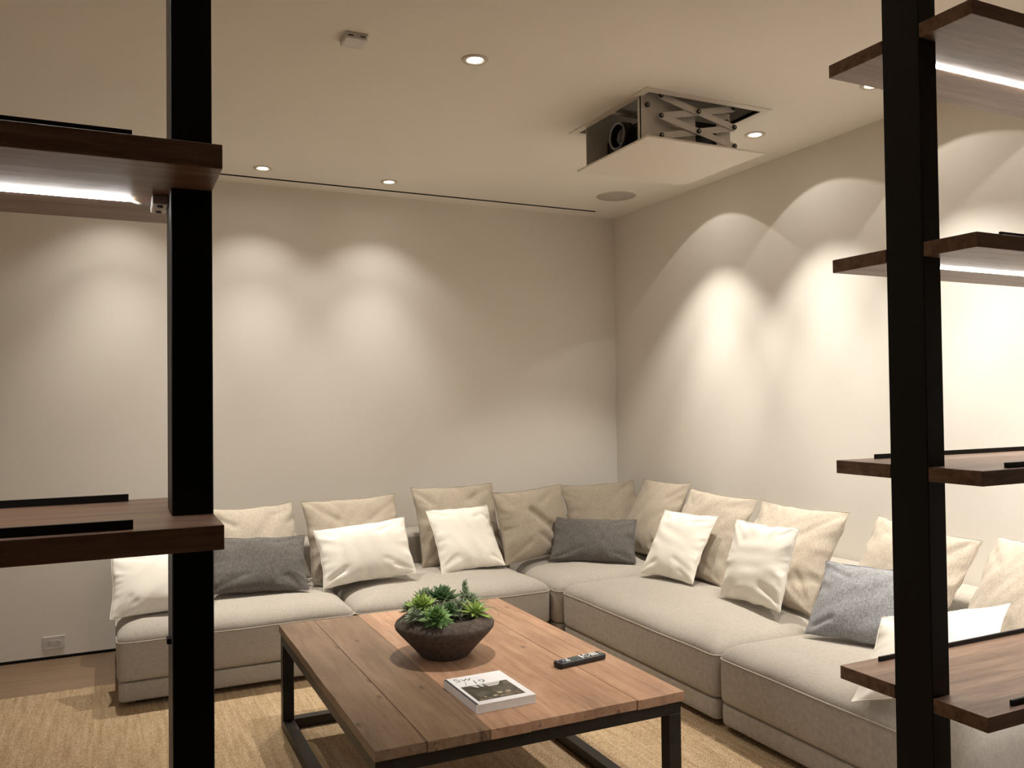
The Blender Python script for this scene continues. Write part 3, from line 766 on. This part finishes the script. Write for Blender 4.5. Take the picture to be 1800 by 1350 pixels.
rosette('succulent', None, (0.008, 0.040, 0.212), 0.080, 38, 'leaf_deep', 0.15, 1.4, 0.42, (0.12, 0.05), seed=8)
rosette('succulent', None, (-0.045, 0.092, 0.212), 0.064, 28, 'leaf_silver', 0.2, 1.4, 0.36, (-0.1, -0.1), seed=9)
rosette('succulent', None, (-0.002, -0.055, 0.182), 0.054, 26, 'leaf_deep', 0.0, 1.35, 0.42, (0.3, 0.0), seed=10)
rosette('succulent', None, (0.060, -0.020, 0.185), 0.050, 26, 'leaf_silver', 0.1, 1.3, 0.36, (0.2, 0.1), seed=11)
rosette('succulent', 'spiky bright green rosette by the right rim', (0.100, -0.075, 0.172), 0.084, 30, 'leaf_bright', -0.1, 1.0, 0.22, (0.35, 0.25), 0.4, 0.3, seed=12)
rosette('succulent', None, (0.122, 0.025, 0.190), 0.064, 30, 'leaf_silver', 0.1, 1.3, 0.34, (0.1, 0.35), seed=14)
# upright stalk with small paired leaves
bm = bmesh.new(); rnd = random.Random(4)
tube(bm, [(0, 0, 0), (0.004, 0.002, 0.04), (0.002, 0.006, 0.085)], lambda f: 0.006 - 0.003 * f, 6)
for i in range(22):
    f = i / 21; az = i * 2.4
    leaf(bm, (0.003, 0.004, 0.02 + 0.085 * f), az, 0.35 + 0.6 * f, 0.042 * (1 - 0.40 * f), 0.021 * (1 - 0.3 * f), 0.4, 0.7)
o = from_bm('succulent', bm, 'leaf_silver', t, True); o.location = (0.098, 0.022, 0.165)
o['label'] = 'upright silvery stalk taller than the rest'
# tangle of thin air-plant strands
bm = bmesh.new(); rnd = random.Random(21)
def strand(c, n_, spread, hgt):
    for _ in range(n_):
        a = rnd.uniform(0, 2 * math.pi); ln = rnd.uniform(0.05, 0.11) * spread; el = rnd.uniform(0.2, 1.3); cu = rnd.uniform(-2.6, -0.8); tw = rnd.uniform(-2.2, 2.2)
        p = Vector(c) + Vector((rnd.uniform(-.015, .015), rnd.uniform(-.015, .015), 0)); pts = []
        for s in range(8):
            pts.append(tuple(p)); e = el + cu * s / 7; az = a + tw * s / 7
            p = p + Vector((math.cos(az) * math.cos(e), math.sin(az) * math.cos(e), math.sin(e) * hgt)) * ln / 7
        tube(bm, pts, lambda f: 0.0019 * (1 - 0.75 * f), 4)
for c in ((-0.14, -0.035, 0.165), (-0.115, -0.07, 0.165), (-0.05, 0.035, 0.19), (0.035, -0.075, 0.165), (0.055, 0.0, 0.18), (0.08, 0.06, 0.18), (0.02, 0.10, 0.185), (-0.08, 0.085, 0.18), (0.125, -0.03, 0.17), (-0.02, -0.02, 0.19)):
    strand(c, 22, 1.0, 1.0)
o = from_bm('air_plant_strands', bm, 'strand', t, True); o['kind'] = 'stuff'; o['label'] = 'thin curling grey green strands'

# ------------------------------------------------------------------ book
bx0, bx1, by0, by1 = 1.070, 1.292, 2.555, 2.842
bang = math.radians(1.2)
t = thing('book', 'thick white softcover book with a photo cover on the coffee table', 'book', ((bx0 + bx1) / 2, (by0 + by1) / 2, TZ), None, bang)
bw, bd, bh = (bx1 - bx0) / 2, (by1 - by0) / 2, 0.028
box('page_block', -bw + 0.003, bw - 0.001, -bd + 0.001, bd - 0.001, 0.0015, bh - 0.0015, 'pages', t)
cov = box('cover', -bw, bw, -bd, bd, bh - 0.0015, bh, 'paper', t)
box('back_cover', -bw, bw, -bd, bd, 0.0, 0.0015, 'paper', t)
box('spine', -bw, -bw + 0.003, -bd, bd, 0.0015, bh - 0.0015, 'paper', t)
zt1 = bh + 0.0002
box('spine_band', -bw + 0.0005, -bw + 0.010, -bd + 0.002, bd - 0.002, bh - 0.0002, zt1, 'ink', cov)
def flat(bm, pts, z): bm.faces.new([bm.verts.new((x, y, z)) for x, y in pts])
px0, px1, py0, py1 = -bw + 0.022, bw - 0.024, -bd + 0.030, bd - 0.105
# photo print: dark interior with a bright skylight and pale seats
ph = box('cover_photo', px0, px1, py0, py1, bh - 0.0002, zt1, 'print_dark', cov)
pw, phh = px1 - px0, py1 - py0
def U(u, v): return (px0 + pw * u, py0 + phh * v)
bm = bmesh.new()
for q in ([(0.20, 0.97), (0.33, 0.99), (0.33, 0.80), (0.29, 0.80)], [(0.36, 0.99), (0.45, 0.99), (0.45, 0.82), (0.38, 0.82)],
          [(0.48, 0.99), (0.85, 0.99), (0.80, 0.90), (0.50, 0.90)], [(0.49, 0.88), (0.80, 0.88), (0.73, 0.78), (0.53, 0.78)]):
    flat(bm, [U(*p) for p in q], zt1 + 0.0002)
from_bm('skylight_print', bm, 'print_light', cov)
bm = bmesh.new()
for (u, v, a, b) in ((0.52, 0.24, 0.10, 0.12), (0.70, 0.24, 0.10, 0.11), (0.38, 0.12, 0.09, 0.10), (0.20, 0.15, 0.04, 0.08)):
    flat(bm, [U(u, v), U(u + a, v + 0.01), U(u + a, v + b), U(u, v + b)], zt1 + 0.0002)
from_bm('furniture_print', bm, 'print_beige', cov)
bm = bmesh.new()
for (u, v, a, b) in ((0.06, 0.03, 0.26, 0.07), (0.50, 0.05, 0.44, 0.08), (0.64, 0.15, 0.3, 0.05)):
    flat(bm, [U(u, v), U(u + a, v + 0.01), U(u + a, v + b), U(u, v + b)], zt1 + 0.0001)
from_bm('floor_print', bm, 'print_brown', cov)
def text(name, body, size, loc, parent, mat, shear=0.0, off=0.0):
    cu = bpy.data.curves.new(name, 'FONT'); cu.body = body; cu.size = size; cu.shear = shear; cu.offset = off
    ob = bpy.data.objects.new(name, cu); C.objects.link(ob)
    dg = bpy.context.evaluated_depsgraph_get(); dg.update()
    me = bpy.data.meshes.new_from_object(ob.evaluated_get(dg)); bpy.data.objects.remove(ob); bpy.data.curves.remove(cu)
    me.materials.clear()
    o = link(name, me, mat, parent); o.location = loc; return o
text('title_lettering', 'Sw', 0.058, (-bw + 0.022, bd - 0.052, zt1), cov, 'ink', 0.15, -0.0009)
text('title_lettering', '/ 19', 0.054, (-bw + 0.044, bd - 0.095, zt1), cov, 'ink', 0.1, -0.0009)

# ------------------------------------------------------------------ remote control
t = thing('remote_control', 'black remote control with pale keys on the coffee table', 'remote', (1.643, 2.862, TZ), None, math.radians(7.5))
bm = bmesh.new(); rings = []
for ins, z in ((0.004, 0.0), (0.001, 0.004), (0.0, 0.016), (0.0015, 0.0205), (0.005, 0.022)):
    rings.append([(x, y, z) for x, y in rrect(0.114 - ins, 0.026 - ins, 0.011, 5)])
stack(bm, rings); from_bm('body', bm, 'remote', t)
key_me = {}
def key(x, y, lx, ly, mat):
    kk = (lx, ly, mat)
    if kk not in key_me:
        o = box('button', -lx / 2, lx / 2, -ly / 2, ly / 2, 0.0, 0.0022, mat, t, 0.0006); key_me[kk] = o.data
    else: o = link('button', key_me[kk], None, t)
    o.location = (x, y, 0.0219)
for i in range(3):
    for j in range(2): key(0.052 + i * 0.0125, -0.0085 + j * 0.017, 0.0085, 0.0145, 'key_light')
key(0.004, 0.0, 0.010, 0.034, 'key_light')
for i in range(10):
    a = 2 * math.pi * i / 10
    if i in (0,): continue
    key(0.029 + 0.0115 * math.cos(a), 0.014 * math.sin(a), 0.006, 0.006, 'key_light')
key(0.029, 0.0, 0.009, 0.009, 'key_grey')
for i in range(4):
    for j in range(3): key(-0.012 - i * 0.0115, -0.0125 + j * 0.0125, 0.0075, 0.009, 'key_grey')
for j in range(2): key(-0.061, -0.011 + j * 0.019, 0.0075, 0.015, 'key_light')
key(-0.072, -0.011, 0.007, 0.014, 'key_light'); key(-0.073, 0.010, 0.007, 0.007, 'key_light')
key(-0.086, -0.008, 0.010, 0.012, 'key_blue'); key(-0.088, 0.010, 0.008, 0.008, 'key_blue'); key(-0.099, 0.011, 0.006, 0.006, 'key_light')
box('label_strip', 0.092, 0.106, -0.012, 0.012, 0.0219, 0.0223, 'key_grey', t)

# ================================================================== SHELVING UNITS (foreground)
SH_Z = [0.786, 1.3305, 1.866, 2.392]
SH_T = 0.0345
SY0, SY1 = 1.238, 1.655
PY0, PY1 = 1.376, 1.482
def shelving(label, px0, px1, xend, side):
    """side=+1: shelves run to +x from the post; -1: to -x"""
    t = thing('shelving_unit', label, 'shelf', ((px0 + px1) / 2, (PY0 + PY1) / 2, 0.0), 'walnut and black steel shelving units')
    ox_, oy_ = (px0 + px1) / 2, (PY0 + PY1) / 2
    box('post', px0 - ox_, px1 - ox_, PY0 - oy_, PY1 - oy_, 0.0, ZC, 'black_steel', t, 0.0015)
    if side < 0: box('shelf_pin', px0 - 0.006 - ox_, px0 - ox_, 1.405 - oy_, 1.425 - oy_, 1.130, 1.138, 'black', t)
    e = (px0 if side > 0 else px1)          # the notched end
    i_ = (px1 if side > 0 else px0)         # inner face of the post
    g = 0.0006 * side
    far = xend
    if abs(xend) > 0: pass
    for zt in SH_Z:
        pts = [(e, SY0), (far, SY0), (far, SY1), (e, SY1), (e, PY1 + 0.0006), (i_ + g, PY1 + 0.0006), (i_ + g, PY0 - 0.0006), (e, PY0 - 0.0006)]
        pts = [(x - ox_, y - oy_) for x, y in pts]
        if side < 0: pts = pts[::-1]
        sh = prism('shelf', pts, zt - SH_T, zt, 'walnut', t, 0.0008)
        xa = e + side * 0.116
        for yy in (SY0 + 0.022, SY1 - 0.028):
            lo, hi = sorted((xa - ox_, far - ox_))
            box('rail', lo, hi, yy - oy_, yy + 0.006 - oy_, zt, zt + 0.0125, 'black', sh)
        # LED strip under the shelf, its end bracket and lead
        ls = i_ + side * (0.054 if side < 0 else 0.010)
        lo, hi = sorted((ls - ox_, far - side * 0.02 - ox_))
        yl = 1.478
        box('led_strip', lo, hi, yl - 0.0055 - oy_, yl + 0.0055 - oy_, zt - SH_T - 0.0028, zt - SH_T, 'led', sh)
        lo, hi = sorted((i_ - ox_, i_ + side * 0.024 - ox_))
        if side < 0:
            box('led_bracket', lo, hi, 1.432 - oy_, 1.505 - oy_, zt - SH_T - 0.014, zt - SH_T, 'plastic_white', sh, 0.0015)
            for yy in (1.449, 1.490):
                disc_cyl('screw', 0.0045, 0.003, 'screw', sh, ((lo + hi) / 2, yy - oy_, zt - SH_T - 0.0135), '-Z', 10)
            bm = bmesh.new()
            tube(bm, [(ls + 0.002 - ox_, yl - oy_, zt - SH_T - 0.0025), (ls + 0.018 - ox_, yl - 0.003 - oy_, zt - SH_T - 0.008), (i_ - 0.022 - ox_, yl - 0.002 - oy_, zt - SH_T - 0.006)], 0.0022, 6)
            from_bm('lead_wire', bm, 'wire', sh, True)
        else:
            bm = bmesh.new()
            tube(bm, [(i_ + 0.001 - ox_, 1.435 - oy_, zt - SH_T - 0.003), (i_ + 0.03 - ox_, 1.43 - oy_, zt - SH_T - 0.004), (i_ + 0.05 - ox_, 1.425 - oy_, zt - SH_T - 0.0015)], 0.0012, 6)
            from_bm('lead_wire', bm, 'rubber', sh, True)
    return t
shelving('left black steel post carrying thick walnut shelves with light strips', 0.081, 0.141, -1.55, -1)
shelving('right black steel post carrying thick walnut shelves with light strips', 1.745, 1.805, 3.60, 1)
